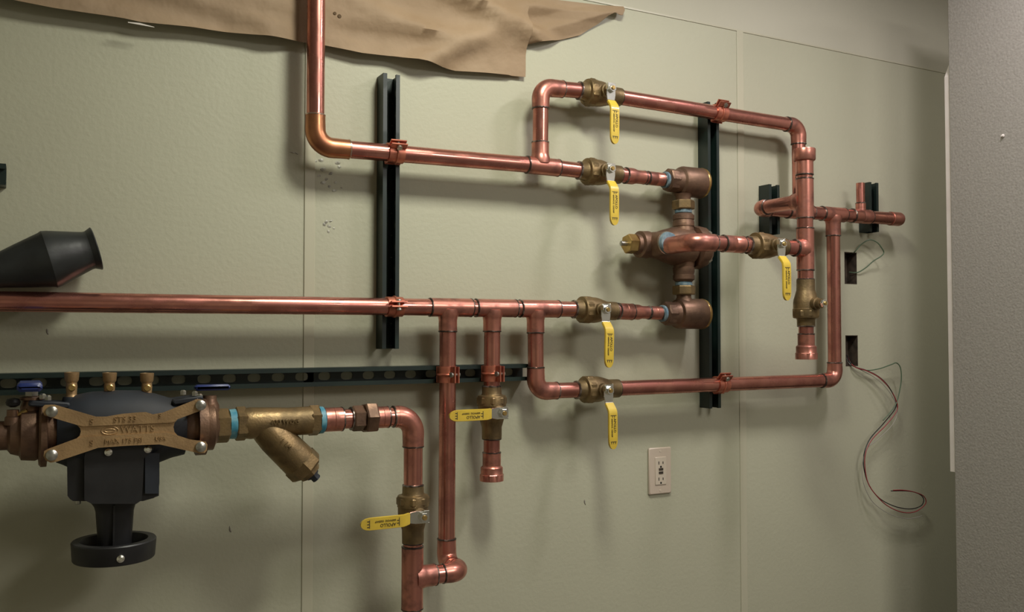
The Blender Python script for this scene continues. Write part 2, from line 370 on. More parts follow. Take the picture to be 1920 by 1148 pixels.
a = P(-120, 333, 0); b = P(12, 333.5, 0)
strut('cut strut end poking in at the left edge above the rubber boot', Vector((a.x, 0, b.z)), Vector((b.x, 0, b.z)))
# ------------------------------------------------------------------ pipe helpers
DP = SH + 0.0175 + 0.0015; DF = 0.216; DB = 0.130
R0 = 0.0175; RF = 0.0195
def pipe(t, a, b, r=R0, m=COP, name='pipe'):
    return part(name, MB().tube([a, b], r, 32), m, t)
def joint(t, p, ax, r=RF):
    ax = Vector(ax).normalized()
    seg = 32; u = Vector((0, 0, 1)) if abs(ax.z) < 0.9 else Vector((0, 1, 0)); u = (u - ax*u.dot(ax)).normalized(); v = ax.cross(u)
    rings = []
    jit = [0.0004*random.random() for _ in range(seg)]; js = [0.0009*(random.random()-.5) for _ in range(seg)]
    for tt, rr in ((-0.0016, r-0.001), (-0.0012, r+0.0004), (0.0008, r+0.0005), (0.002, r-0.0012)):
        rings.append([p + ax*(tt + js[k]) + (u*math.cos(2*pi*k/seg) + v*math.sin(2*pi*k/seg))*(rr + jit[k]) for k in range(seg)])
    return part('solder_joint', MB().loop(rings), SOLD, t)
def elbow(t, c, pa, pb, r=RF, la=None, lb=None, bend=0.026, m=COPF, ja=True, jb=True):
    """c: corner; pa, pb: points towards which the legs run; la, lb: leg lengths"""
    da = (pa - c).normalized(); db = (pb - c).normalized()
    la = la or bend + 0.016; lb = lb or bend + 0.016
    half = da.angle(db)/2; bis = (da + db).normalized()
    ctr = c + bis*(bend/math.sin(half)) if True else c
    tl = bend/math.tan(half); ctr = c + bis*(bend/math.sin(half))
    A = c + da*tl; B = c + db*tl; va = A - ctr; vb = B - ctr
    pts = [c + da*la, A + da*0.001]
    rot_ax = va.cross(vb).normalized(); tot = va.angle(vb)
    for k in range(1, 12):
        pts.append(ctr + Quaternion(rot_ax, tot*k/12) @ va)
    pts += [B + db*0.001, c + db*lb]
    n = len(pts); rr = [r + 0.0012 if i in (0, n-1) else r + 0.0004 for i in range(n)]
    pts = [pts[0], pts[0] - da*0.009] + pts[1:-1] + [pts[-1] - db*0.009, pts[-1]]
    rr = [r, r] + [r + 0.0006]*(n-2) + [r, r]
    e = part('elbow', MB().tube(pts, rr, 32), m, t)
    if ja: joint(e, c + da*la, da, r)
    if jb: joint(e, c + db*lb, db, r)
    return e
def tee(t, c, pa, pb, pc, la=0.04, lb=0.04, lc=0.036, r=RF, m=COPF, ja=True, jb=True, jc=True, name='tee'):
    da = (pa - c).normalized(); db = (pb - c).normalized(); dc = (pc - c).normalized()
    mb = MB().tube([c + da*la, c + db*lb], r, 36)
    # branch with a small flare where it leaves the run
    mb.lathe(c, dc, [(0.004, r+0.003), (r*0.72, r+0.0035), (r*1.05, r+0.0012), (r*1.35, r), (lc, r)], seg=36)
    e = part(name, mb, m, t, angle=40)
    if ja: joint(e, c + da*la, da, r)
    if jb: joint(e, c + db*lb, db, r)
    if jc: joint(e, c + dc*lc, dc, r)
    return e
def sleeve(t, a, b, r=RF, name='coupling', m=COPF, ja=True, jb=True):
    ax = (b - a); L = ax.length
    e = part(name, MB().lathe(a, ax, [(0, r-0.0012), (0.0008, r), (L*0.48, r), (L*0.5, r-0.0005), (L*0.52, r), (L-0.0008, r), (L, r-0.0012)], seg=32), m, t)
    if ja: joint(e, a, -ax, r)
    if jb: joint(e, b, ax, r)
    return e
def reducer(t, a, b, ra, rb, m=COPF, ja=True, jb=True):
    ax = b - a; L = ax.length
    e = part('reducer', MB().lathe(a, ax, [(0, ra-0.001), (0.001, ra), (L*0.38, ra), (L*0.58, rb), (L-0.001, rb), (L, rb-0.001)], seg=32), m, t)
    if ja: joint(e, a, -ax, ra)
    if jb: joint(e, b, ax, rb)
    return e
def hexnut(t, a, ax, L, r, m, name='hex_nut', phase=0.0):
    return part(name, MB().lathe(a, ax, [(0, r*0.93), (L*0.12, r), (L*0.88, r), (L, r*0.93)], seg=6, phase=phase), m, t, smooth=False)
def along(a, b, px):
    """point on segment a-b whose picture column is px (computed once from the calibrated view)"""
    lo, hi = 0.0, 1.0
    def col(p):
        c = RC.transposed() @ (p - Vector((0, -D, H))); return 960 + F*c.x/(-c.z)
    for _ in range(40):
        m_ = (lo+hi)/2
        if (col(a.lerp(b, m_)) < px) == (col(b) > col(a)): lo = m_
        else: hi = m_
    return a.lerp(b, (lo+hi)/2)
# ------------------------------------------------------------------ ball valve (pipe along +X from 0, front -Y, handle towards -Z)
VL = 0.114
def make_valve(label, handle=True, stem_tilt=0.0):
    t = thing('ball_valve', label, 'valve', (0, 0, 0), 'soldered ball valves')
    mb = MB().lathe((0, 0, 0), (1, 0, 0), [(0, .0188), (0.001, .0208), (.016, .0212), (.019, .0226), (.0205, .0295), (.023, .0305), (.042, .0308), (.0432, .0296), (.056, .0294), (.064, .0282), (.084, .0226), (.087, .0216), (.112, .0212), (VL, .0190)], seg=40)
    part('body', mb, BRONZE, t)
    hx = MB().lathe((.0235, 0, 0), (1, 0, 0), [(0, .0314), (.002, .0325), (.013, .0325), (.015, .0314)], seg=8, phase=pi/8)
    part('body_hex', hx, BRONZE, t, smooth=False)
    sx = 0.054
    q = Matrix.Rotation(stem_tilt, 3, 'X')
    boss = MB().lathe((sx, 0, 0), q @ Vector((0, -1, 0)), [(.02, .0145), (.037, .0145), (.038, .0115), (.048, .0115)], seg=24)
    part('stem_boss', boss, BRONZE, t)
    part('stem', MB().lathe((sx, 0, 0), q @ Vector((0, -1, 0)), [(.047, .0048), (.062, .0048), (.063, .004)], seg=16), BRASS, t)
    part('stem_nut', MB().lathe((sx, 0, 0), q @ Vector((0, -1, 0)), [(.0525, .0088), (.053, .0096), (.0595, .0096), (.060, .0088)], seg=6), CHROME, t, smooth=False)
    joint(t, Vector((0.001, 0, 0)), Vector((-1, 0, 0)), .0205); joint(t, Vector((VL - .001, 0, 0)), Vector((1, 0, 0)), .0205)
    if handle:
        # chrome lever plate with stop tab, then the yellow sleeve
        def ribbon(st, th):
            rings = []
            for (z, y, hw, ny, nz) in st:
                n = Vector((0, ny, nz)).normalized()*th/2; c = Vector((sx, y, z))
                b_ = hw*0.92
                rings.append([c + Vector((-hw, 0, 0)), c + Vector((-b_, 0, 0)) + n, c + Vector((b_, 0, 0)) + n, c + Vector((hw, 0, 0)), c + Vector((b_, 0, 0)) - n, c + Vector((-b_, 0, 0)) - n])
            return MB().loop(rings)
        part('lever', ribbon([(.013, -.0505, .009, -1, 0), (.010, -.0505, .012, -1, 0), (-.014, -.0505, .0125, -1, 0), (-.026, -.0505, .0105, -1, .1), (-.031, -.053, .010, -1, .7), (-.036, -.058, .010, -1, .8)], .0032), CHROME, t, smooth=False)
        part('stop_tab', MB().box((sx - .012, -.054, .004), (.0025, .010, .012), bev=.0005), CHROME, t, smooth=False)
        part('stop_tab', MB().box((sx + .012, -.046, .010), (.0025, .010, .008), bev=.0005), CHROME, t, smooth=False)
        st = [(-.0285, -.0515, .0098, -1, .55), (-.030, -.0525, .0112, -1, .7), (-.040, -.0615, .0115, -1, .75), (-.045, -.0650, .0117, -1, .3), (-.052, -.0662, .0118, -1, 0.02), (-.085, -.0662, .0120, -1, 0), (-.112, -.0662, .0118, -1, 0), (-.119, -.0662, .0108, -1, 0), (-.1245, -.0662, .0082, -1, 0), (-.128, -.0662, .0045, -1, 0), (-.129, -.0662, .001, -1, 0)]
        h = part('handle', ribbon(st, .0058), YEL, t, angle=50)
        yf = -.0662 - .0029 - .0002; rt = (0, 0, -1); up = (1, 0, 0)
        text('lettering', 'APOLLO', .0082, (sx + .0035, yf, -.061), rt, up, INK, h)
        text('lettering', '600WOG 150SWP', .0052, (sx - .0040, yf, -.061), rt, up, INK, h)
        for z_, n_ in ((-.0545, 2), (-.1125, 3)):
            mk = MB().box((sx, yf, z_), (.015, .0004, .0013))
            for k in range(n_): mk.box((sx + (k - (n_-1)/2)*.0052, yf, z_ - .0025), (.0016, .0004, .0042))
            part('arrow_mark', mk, INK, h, smooth=False)
    return t
def place_valve(t, a, b):
    """start at a, run towards b"""
    ax = (b - a).normalized(); fr = Vector((0, -1, 0)); fr = (fr - ax*fr.dot(ax)).normalized()
    z = ax.cross(-fr)
    Mx = Matrix((ax, -fr, z)).transposed().to_4x4(); t.matrix_world = Matrix.Translation(a) @ Mx
    t.location = a; t.rotation_euler = Mx.to_euler(); return a + ax*VL
def dup(root, label):
    r = root.copy(); sc.collection.objects.link(r); r['label'] = label
    def rec(o, n):
        for ch in list(o.children):
            if ch == n: continue
            c = ch.copy(); sc.collection.objects.link(c); c.parent = n; rec(ch, c)
    rec(root, r); return r
v0 = make_valve('ball valve high on the upper bypass loop, handle hanging down')
# ------------------------------------------------------------------ upper main
p_ = lambda x, y: P(x, y, DP)
cor = p_(591, 275); um_tee = p_(1013, 311); vb = p_(1084, 319.5)
t = thing('copper_pipe', 'tall riser pipe with elbow feeding the upper header run', 'pipe', cor)
topr = Vector((cor.x - 0.0, -DP, ZT - 0.02))
pipe(t, topr, cor + Vector((0, 0, 0.05)))
el = elbow(t, cor, topr, um_tee, la=0.062, lb=0.068, bend=0.034, m=COPO)
for ch in el.children: ch.data.materials[0] = SILV
pipe(t, along(cor, um_tee, 645), along(cor, um_tee, 990))
tee(t, um_tee, cor, vb, p_(1013, 180), la=0.034, lb=0.046, lc=0.052)
pipe(t, along(um_tee, vb, 1040), vb + (vb-um_tee).normalized()*0.004)
byc = p_(1014, 163.5); v1 = p_(1085, 170)
t = thing('copper_pipe', 'short bypass pipe rising from the upper header tee to the top valve', 'pipe', byc)
pipe(t, um_tee + (byc-um_tee).normalized()*0.05, byc - (byc-um_tee).normalized()*0.04)
elbow(t, byc, um_tee, v1, la=0.048, lb=0.056, bend=0.028)
pipe(t, along(byc, v1, 1054), v1 + (v1-byc).normalized()*0.003)
tl = p_(1497, 236.5)
e1 = place_valve(v0, v1, tl)
# top loop
t = thing('copper_pipe', 'top loop pipe running right from the highest valve and turning down', 'pipe', e1)
pipe(t, e1 - (tl-v1).normalized()*0.003, along(e1, tl, 1478))
hd = p_(1499, 396)
elbow(t, tl, e1, hd, la=0.042, lb=0.048, bend=0.028)
HA, HB = p_(1421, 391.5), p_(1689, 411.5)
ht1 = along(HA, HB, 1499)
pipe(t, tl + (ht1-tl).normalized()*0.045, ht1 + Vector((0, 0, 0.016)))
# upper main valve and reducers to mixing valve
MX = p_(1281, 340).x                       # mixing valve vertical axis
um_end = p_(1243, 337)
vB = dup(v0, 'ball valve on the upper header just left of the mixing valve top'); eB = place_valve(vB, vb, um_end)
t = thing('pipe_reducer', 'copper reducer string from the upper header valve to the mixing valve', 'pipe fitting', eB)
dr = (um_end - eB)
pipe(t, eB - dr*0.03, eB + dr*0.3, r=0.0172)
reducer(t, eB + dr*0.13, eB + dr*0.56, 0.0192, 0.0162)
pipe(t, eB + dr*0.5, eB + dr*0.75, r=0.0145)
sleeve(t, eB + dr*0.64, um_end, r=0.0162, name='adapter')
# ------------------------------------------------------------------ middle main
ma, mbp = p_(-140, 563.5), p_(1075, 580)
def on(px): return along(ma, mbp, px)
T1, T2, T3 = on(840), on(923), on(1004)
t = thing('copper_pipe', 'long middle header pipe with three downward tees', 'pipe', on(500))
pipe(t, ma, on(812))
u = (mbp - ma).normalized(); dn = Vector((0, 0, -1))
b1 = Vector((T1.x - 0.002, -DP, P(838, 1056, DP).z)); b2 = Vector((T2.x - 0.001, -DP, P(921, 724, DP).z)); b3 = Vector((T3.x + 0.001, -DP, P(1005, 734, DP).z))
tee(t, T1, ma, mbp, b1, la=(T1-on(806)).length, lb=(on(883)-T1).length, lc=0.050)
pipe(t, on(880), on(896))
tee(t, T2, ma, mbp, b2, la=(T2-on(892)).length, lb=(on(966)-T2).length, lc=0.050)
pipe(t, on(960), on(980))
tee(t, T3, ma, mbp, b3, la=(T3-on(975)).length, lb=(on(1046)-T3).length, lc=0.053)
pipe(t, on(1040), mbp + u*0.004)
# branch 1 down, forward and left to the supply tee
z_ = P(865, 1074, DB); bc2 = Vector((b1.x, -DB, b1.z)); bc1 = b1
sup = Vector((P(773, 1090, DB).x, -DB, b1.z))
t = thing('copper_pipe', 'long downpipe dropping from the first header tee to the bottom elbow pair', 'pipe', b1)
pipe(t, T1 + dn*0.045, b1 + Vector((0, 0, 0.045)))
elbow(t, bc1, T1, bc2, la=0.050, lb=0.030, bend=0.024, jb=False)
elbow(t, bc2, bc1, sup, la=0.026, lb=0.040, bend=0.024, ja=False)
pipe(t, bc2 + Vector((-0.035, 0, 0)), sup + Vector((0.045, 0, 0)), r=0.0182)
# branch 2: drain valve
t = thing('copper_pipe', 'short downpipe from the second header tee to a drain valve', 'pipe', b2)
pipe(t, T2 + dn*0.045, b2 + dn*0.003)
v7 = dup(v0, 'ball valve with sideways handle on the short capped downpipe'); e7 = place_valve(v7, b2, b2 + dn)
def drop_cap(label, a, L1, L2, L3, r=R0, ax=dn, grp=None, k=1.0):
    t = thing('hose_adapter', label, 'pipe fitting', a, 'female adapters on the drain stubs')
    pipe(t, a - ax*0.003, a + ax*(L1 + 0.006), r=r)
    rf = r + 0.0022
    q = part('adapter', MB().lathe(a + ax*L1, ax, [(0, rf-.001), (.001, rf), (L2, rf), (L2 + .003, rf + .0035), (L2 + .004, rf + .0042), (L2 + L3*.55, rf + .0042), (L2+L3*.6, rf+.0052), (L2 + L3, rf + .0058), (L2 + L3, rf + .001), (L2 + 0.006, rf - .001)], seg=32), COPF, t)
    joint(q, a + ax*L1, ax, rf)
    hx = MB().lathe(a + ax*(L1 + L2 + L3*0.55), ax, [(0, rf+.0055), (.001, rf+.0062), (L3*.40, rf+.0062), (L3*.45, rf+.005), (L3*.45, rf+.001), (0, rf+.001)], seg=10)
    part('rim', hx, COPF, t, smooth=False)
    return t
drop_cap('copper adapter below the drain valve in the middle of the wall', e7, 0.028, 0.028, 0.032)
# lower loop
t = thing('copper_pipe', 'short pipe from the third header tee bending right into the lower loop valve', 'pipe', b3)
v3 = p_(1080, 731.5)
pipe(t, T3 + dn*0.048, b3 + Vector((0, 0, 0.04)))
elbow(t, b3, T3, v3, la=0.052, lb=0.052, bend=0.028)
pipe(t, along(b3, v3, 1044), v3 + (v3-b3).normalized()*0.003)
LC = p_(1561, 713)
vV3 = dup(v0, 'ball valve on the lower loop, lowest of the hanging yellow handles'); e3 = place_valve(vV3, v3, LC)
ht2 = along(HA, HB, 1562)
LC = Vector((ht2.x, -DP, LC.z))
t = thing('copper_pipe', 'lower loop pipe running right and rising to the right header', 'pipe', e3)
pipe(t, e3 - (LC-v3).normalized()*0.003, along(e3, LC, 1545))
elbow(t, LC, e3, ht2, la=0.050, lb=0.046, bend=0.028)
pipe(t, LC + Vector((0, 0, 0.04)), ht2 - Vector((0, 0, 0.04)))
# middle valve and reducers
mm_end = p_(1238, 587.5)
vM = dup(v0, 'ball valve on the middle header left of the mixing valve bottom'); eM = place_valve(vM, mbp, mm_end)
t = thing('pipe_reducer', 'copper reducer string from the middle header valve to the mixing valve', 'pipe fitting', eM)
dr = mm_end - eM
pipe(t, eM - dr*0.03, eM + dr*0.2, r=0.0172)
sleeve(t, eM + dr*0.06, eM + dr*0.36, r=0.0192)
reducer(t, eM + dr*0.38, eM + dr*0.72, 0.0178, 0.0152, ja=False)
sleeve(t, eM + dr*0.74, mm_end, r=0.0160, name='adapter')
pipe(t, eM + dr*0.3, eM + dr*0.8, r=0.0145)
# ------------------------------------------------------------------ right header (behind) with tees
t = thing('copper_pipe', 'right header pipe against the wall with capped end and tees', 'pipe', HA)
hu = (HB - HA).normalized()
FV = P(1509, 375, DF)                        # tee on the front vertical
FVt = Vector((HA.x, -DF, HA.z))
elbow(t, HA, HB, FVt, la=0.036, lb=0.034, bend=0.024)
pipe(t, HA + hu*0.03, along(HA, HB, 1480))
tee(t, ht1, HA, HB, tl, la=0.042, lb=0.042, lc=0.036)
pipe(t, along(HA, HB, 1515), along(HA, HB, 1550))
tee(t, ht2, HA, HB, LC, la=0.042, lb=0.040, lc=0.058)
ht3 = along(HA, HB, 1614)
pipe(t, ht2 + hu*0.035, ht3 - hu*0.03)
sleeve(t, ht3 - hu*0.034, ht3 + hu*0.034, name='reducing_tee')
sleeve(t, ht3 + Vector((0, 0, 0.012)), ht3 + Vector((0, 0, 0.036)), r=0.0135, name='branch_socket', ja=False)
stub_t = Vector((ht3.x, -DP, P(1617, 344, DP).z))
pipe(t, ht3 + Vector((0, 0, 0.03)), stub_t, r=0.0115, name='stub_pipe')
pipe(t, ht3 + hu*0.03, HB - hu*0.03)
part('end_cap', MB().lathe(HB - hu*0.045, hu, [(0, RF-.001), (.001, RF), (.036, RF), (.042, RF*.9), (.046, RF*.6), (.0475, 0.001)], seg=32), COPF, t)
# front vertical
ftop = Vector((FVt.x, -DF, P(1509, 296, DF).z)); fv = FVt
fb = Vector((FVt.x, -DF, P(1506, 523, DF).z)); t4c = Vector((FVt.x, -DF, P(1508, 466, DF).z))
RV = 0.0186; RVF = 0.0206
t = thing('copper_pipe', 'front outlet standpipe with threaded top adapter and two tees', 'pipe', fv)
pipe(t, HA + Vector((0, -0.030, 0)), fv + Vector((0, 0.030, 0)), name='pipe')
upv = Vector((0, 0, 1))
tee(t, fv, ftop, fb, HA, la=0.052, lb=0.042, lc=0.034, r=RVF, jc=False)
pipe(t, fv + upv*0.05, ftop, r=RV)
q = part('top_adapter', MB().lathe(fv + upv*0.062, upv, [(0, RVF-.001), (.001, RVF), (.032, RVF), (.034, RVF+.004), (.036, RVF+.0052), (.060, RVF+.0058), (.062, RVF+.005), (.062, RVF-.002), (.036, RVF-.003)], seg=32), COPF, t)
joint(q, fv + upv*0.062, -upv, RVF)
pipe(t, fv - upv*0.038, t4c + upv*0.035, r=RV)
ofs = P(1392, 459, DF); 
tee(t, t4c, ftop, fb, t4c - Vector((1, 0, 0)), la=0.048, lb=0.052, lc=0.034, r=RVF, jc=True)
pipe(t, t4c - upv*0.045, fb - upv*0.003, r=RV)
# outlet valve
v4s = Vector((P(1402, 460, DF).x, -DF, t4c.z)); 
v4 = dup(v0, 'ball valve on the mixed outlet, yellow handle nearest the right standpipe')
e4 = place_valve(v4, v4s, t4c)
t = thing('pipe_nipple', 'short copper nipple between the outlet valve and the standpipe tee', 'pipe fitting', e4)
pipe(t, e4 - Vector((0.003, 0, 0)), t4c - Vector((0.030, 0, 0)))
# V6 drain under the front vertical (inverted, handle removed)
v6 = make_valve('ball valve under the right standpipe, bare stem without a handle', handle=False, stem_tilt=0.0)
L6 = VL
e6 = fb - upv*VL
place_valve(v6, e6, fb); 
drop_cap('copper adapter below the right standpipe valve', e6, 0.018, 0.026, 0.034, r=R0)
# ------------------------------------------------------------------ mixing valve
zt = p_(1243, 337).z; zb = p_(1238, 588).z; zc = P(1250, 460, 0.08).z; zc = p_(1281, 463).z
YV = -DP
t = thing('mixing_valve', 'bronze thermostatic mixing valve between two check elbows', 'valve', (MX, YV, zc))
for z0, up_, nm, xs in ((zt, -1, 'upper', um_end.x), (zb, 1, 'lower', mm_end.x)):
    c = Vector((xs, YV, z0)); ax = Vector((1, 0, 0)); X = lambda px: p_(px, 627).x - xs
    part('thread_tape', MB().lathe(c, ax, [(.002, .0162), (.004, .0200), (.010, .0196), (.012, .0165)], seg=28), BLUED, t)
    e = part('check_elbow', MB().lathe(c, ax, [(.010, .0200), (.012, .0245), (.020, .0265), (.034, .0270), (.046, .0290), (.050, .0345), (.056, .0368), (X(1314), .0368), (X(1319), .0352), (X(1321), .030), (X(1320), .022), (X(1318), .012)], seg=40), REDB, t)
    part('end_ring', MB().lathe(c, ax, [(X(1314), .0372), (X(1315), .0376), (X(1318), .0366), (X(1318), .034)], seg=40), BRASS, e)
    part('collar', MB().lathe(c + ax*.013, ax, [(0, .0268), (.002, .0285), (.020, .0285), (.024, .027)], seg=8), REDB, e, smooth=False)
    v = Vector((0, 0, up_)); cc = Vector((MX, YV, z0))
    part('neck', MB().lathe(cc, v, [(.030, .0215), (.040, .0175), (.052, .0175)], seg=28), REDB, t)
    hexnut(t, cc + v*.046, v, .022, .0275, BRONZE, 'union_nut')
    part('thread_tape', MB().lathe(cc + v*.068, v, [(0, .018), (.001, .0205), (.008, .0205), (.010, .018)], seg=28), BLUED, t)
    Lz = abs(z0 - zc) - .078 - .030
    pr = [(0, .0205)]
    for k in range(3):
        pr += [(Lz*(k+.3)/3, .0262), (Lz*(k+.85)/3, .0262), (Lz*(k+.88)/3, .0246), (Lz*(k+1)/3, .0246)]
    pr += [(Lz + .008, .031), (Lz + .03, .036)]
    part('inlet_barrel', MB().lathe(cc + v*.078, v, pr, seg=32), REDB, t)
ax = Vector((1, 0, 0)); xc = lambda px: p_(px, 627).x - MX
mb = MB().lathe((MX, YV, zc), ax, [(xc(1196), .020), (xc(1199), .0315), (xc(1214), .0325), (xc(1218), .030), (xc(1232), .0325), (xc(1244), .0385), (xc(1262), .046), (xc(1290), .046), (xc(1297), .037), (xc(1299), .037)], seg=40)
part('body', mb, REDB, t)
part('end_flange', MB().lathe((MX, YV, zc), ax, [(xc(1297), .036), (xc(1299), .0515), (xc(1303), .053), (xc(1312), .053), (xc(1317), .049), (xc(1321), .035), (xc(1322), .015)], seg=12), REDB, t, angle=50)
sf = MB()
for k in range(4):
    th = pi/4 + k*pi/2
    sf.lathe((MX + xc(1312), YV + .044*math.cos(th), zc + .044*math.sin(th)), ax, [(-.016, .007), (-.002, .0075), (.008, .0075), (.011, .005)], seg=6)
part('flange_bolt', sf, STEEL, t, smooth=False)
part('bonnet_ring', MB().lathe((MX, YV, zc), ax, [(xc(1190), .016), (xc(1191), .0235), (xc(1197), .0245), (xc(1198), .018)], seg=28), REDB, t)
hexnut(t, Vector((MX + xc(1175), YV, zc)), ax, xc(1191) - xc(1175), .0235, BRASS, 'stem_bonnet', phase=.3)
part('stem', MB().lathe((MX, YV, zc), ax, [(xc(1164), .004), (xc(1165), .0058), (xc(1176), .0058)], seg=16), STEEL, t)
# outlet port towards the room
xp = P(1250, 460, 0.112).x
port = Vector((xp, YV, zc)); fy = Vector((0, -1, 0))
part('outlet_port', MB().lathe(port, fy, [(.018, .030), (.032, .0275), (.054, .0265), (.056, .025)], seg=32), REDB, t)
part('port_ring', MB().lathe(port, fy, [(.055, .0262), (.057, .0272), (.0595, .0262)], seg=32), STEEL, t)
part('thread_tape', MB().lathe(port, fy, [(.059, .0235), (.0592, .0252), (.067, .0235), (.068, .019)], seg=32), BLUED, t)
# outlet copper: elbow and reducers to the outlet valve
oc = Vector((xp, -DF, t4c.z)); 
t = thing('copper_pipe', 'copper elbow and couplings from the mixing valve front port to its valve', 'pipe', oc)
elbow(t, oc, port + Vector((0, 0, t4c.z - zc)), v4s, la=DF - DP - 0.064, lb=0.052, bend=0.026, r=0.0198, ja=False)
c1, c2_, c3, c4 = [along(oc, v4s, q) for q in (1330, 1354, 1377, 1402)]
pipe(t, c1 - ax*0.01, c4 + ax*0.003, r=0.0172)
sleeve(t, along(oc, v4s, 1356), along(oc, v4s, 1392), r=0.0196)
# ------------------------------------------------------------------ pipe clamps
def clamp(label, c, ax, ear):
    """split ring clamp round a pipe with axis ax; ear: direction of the bolted lugs"""
    ax = ax.normalized(); ear = (ear - ax*ear.dot(ax)).normalized(); sd = ax.cross(ear)
    t = thing('pipe_clamp', label, 'pipe clamp', c, 'copper coated strut clamps')
    wv = SW*0.46
    for sg in (1, -1):
        mb = MB(); outer = []; inner = []
        angs = [math.radians(a_) for a_ in range(12, 169, 12)]
        pts_o = [(math.cos(a_)*(R0 + .0030), sg*math.sin(a_)*(R0 + .0030)) for a_ in angs]
        pts_i = [(math.cos(a_)*(R0 + .0002), sg*math.sin(a_)*(R0 + .0002)) for a_ in angs]
        lug = R0 + .017
        prof = [(lug, sg*.0062), (lug, sg*.0034)] + [(R0 + .0005, sg*.0034)] + pts_i + [(-R0 - .004, sg*.004), (-R0 - .004, sg*.0115)] + pts_o[::-1][1:] + [(R0 + .004, sg*.0062)]
        r = [[c + ear*a_ + sd*b_ + ax*(k*wv) for a_, b_ in prof] for k in (-1, -.92, .92, 1)]
        if True:
            mb.loop(r)
        part('clamp_half', mb, COPC, t, angle=40)
        rib = MB().tube([c + (ear*math.cos(a_) + sd*sg*math.sin(a_))*(R0 + .0033) for a_ in angs], .0022, 8)
        part('rib', rib, COPC, t)
    bc = c + ear*(R0 + .0105)
    part('screw', MB().lathe(bc - sd*.010, sd, [(0, .003), (.0005, .0052), (.003, .0056), (.0035, .003), (.018, .003), (.0185, .0055), (.022, .0055), (.0225, .002)], seg=14), STEEL, t)
    tb = MB().box(c - ear*(R0 + .0025) , (.004, .004, .004))
    return t
up45 = Vector((0.0, -1.0, 0.62))
su1 = P(706, 400, 0).x + SW/2; su2 = P(1310, 400, 0).x + SW/2
def at_x(a, b, x): return a.lerp(b, (x - a.x)/(b.x - a.x))
clamp('clamp holding the upper header on the left upright strut', at_x(cor, um_tee, su1), um_tee - cor, up45)
clamp('clamp holding the middle header on the left upright strut', at_x(ma, mbp, su1), mbp - ma, Vector((0, -1, .15)))
clamp('clamp holding the top loop pipe on the right upright strut', at_x(v1, tl, su2), tl - v1, Vector((0, -1, 1.1)))
clamp('clamp holding the lower loop pipe on the right upright strut', at_x(e3, LC, su2), LC - e3, Vector((0, -1, 1.1)))
hsz = P(979, 697, 0).z
clamp('clamp holding the long downpipe on the horizontal strut', Vector((b1.x, -DP, hsz)), dn, Vector((.25, -1, 0)))
clamp('clamp holding the short downpipe above its drain valve', Vector((b2.x, -DP, hsz)), dn, Vector((.25, -1, 0)))
# ------------------------------------------------------------------ supply line: strainer, union, valve
pb = lambda x, y: P(x, y, DB)
SC = pb(777, 780)                             # elbow corner
SZ = SC.z
ax = Vector((1, 0, 0)); X_ = lambda px: Vector((P(px, 790, DB).x, -DB, SZ))
t = thing('copper_pipe', 'supply pipe elbow turning down from the strainer union', 'pipe', SC)
sb = Vector((sup.x + 0.001, -DB, P(775, 909, DB).z)); SC = Vector((sb.x, -DB, SZ))
pipe(t, X_(700), SC - ax*0.035, r=0.0185)
elbow(t, SC, X_(600), sb, la=(SC - X_(737)).length, lb=0.060, bend=0.034, r=0.0208)
pipe(t, SC - upv*0.055, sb - upv*0.003, r=0.0185)
sleeve(t, X_(704), X_(727), r=0.0208, name='union_tail', ja=False)
v8 = dup(v0, 'ball valve with sideways handle on the supply riser at the bottom'); e8 = place_valve(v8, sb, sb - upv)
t = thing('copper_pipe', 'supply riser below its valve with a side tee leaving the frame', 'pipe', sup)
pipe(t, e8 + upv*0.003, sup + upv*0.045, r=0.0185)
lo_ = Vector((sup.x, -DB, sup.z - 0.5))
tee(t, sup, sb, lo_, sup + ax, la=0.060, lb=0.060, lc=0.048, r=0.0212)
pipe(t, sup - upv*0.055, lo_, r=0.0185)
t = thing('pipe_union', 'hexagonal bronze union between the copper adapter and the elbow', 'union', X_(682))
sleeve(t, X_(607), X_(641), r=0.0225, name='male_adapter', ja=False)
pipe(t, X_(636), X_(662), r=0.0185)
hexnut(t, X_(660), ax, (X_(682)-X_(660)).length, .0245, REDB, 'union_body')
hexnut(t, X_(682), ax, (X_(704)-X_(682)).length, .0305, REDB, 'union_nut', phase=.4)
joint(t, X_(658), ax, .0215)
# wye strainer
t = thing('wye_strainer', 'cast bronze wye strainer with angled screen leg pointing down', 'strainer', X_(520))
L_ = lambda px: (X_(px) - X_(441)).length
mb = MB().lathe(X_(441), ax, [(L_(455), .0265), (L_(468), .0285), (L_(500), .0275), (L_(540), .0255), (L_(582), .0265)], seg=36)
d45 = Vector((0.70, 0, -0.72)).normalized()
ob = X_(487)
mb.lathe(ob, d45, [(.0, .024), (.02, .0285), (.04, .031), (.10, .0325), (.104, .0325)], seg=36)
part('body', mb, BRONZE, t, angle=45)
part('screen_cap', MB().lathe(ob, d45, [(.102, .0325), (.104, .0345), (.122, .0345), (.126, .031), (.128, .022), (.136, .021)], seg=8), BRONZE, t, angle=20)
part('drain_plug', MB().lathe(ob, d45, [(.128, .013), (.142, .013), (.143, .0085), (.152, .0085)], seg=8), BLACKI, t, smooth=False)
hexnut(t, X_(441), ax, L_(461), .0305, BRONZE, 'end_hex')
hexnut(t, X_(578), ax, (X_(598) - X_(578)).length, .0285, BRONZE, 'end_hex', phase=.1)
part('thread_tape', MB().lathe(X_(596), ax, [(0, .020), (.001, .0255), (.009, .0250), (.012, .021)], seg=28), BLUET, t)
part('thread_tape', MB().lathe(X_(428), ax, [(0, .020), (.001, .0262), (.012, .0270), (.014, .022)], seg=28), BLUET, t)
fy_ = -DB - .0305
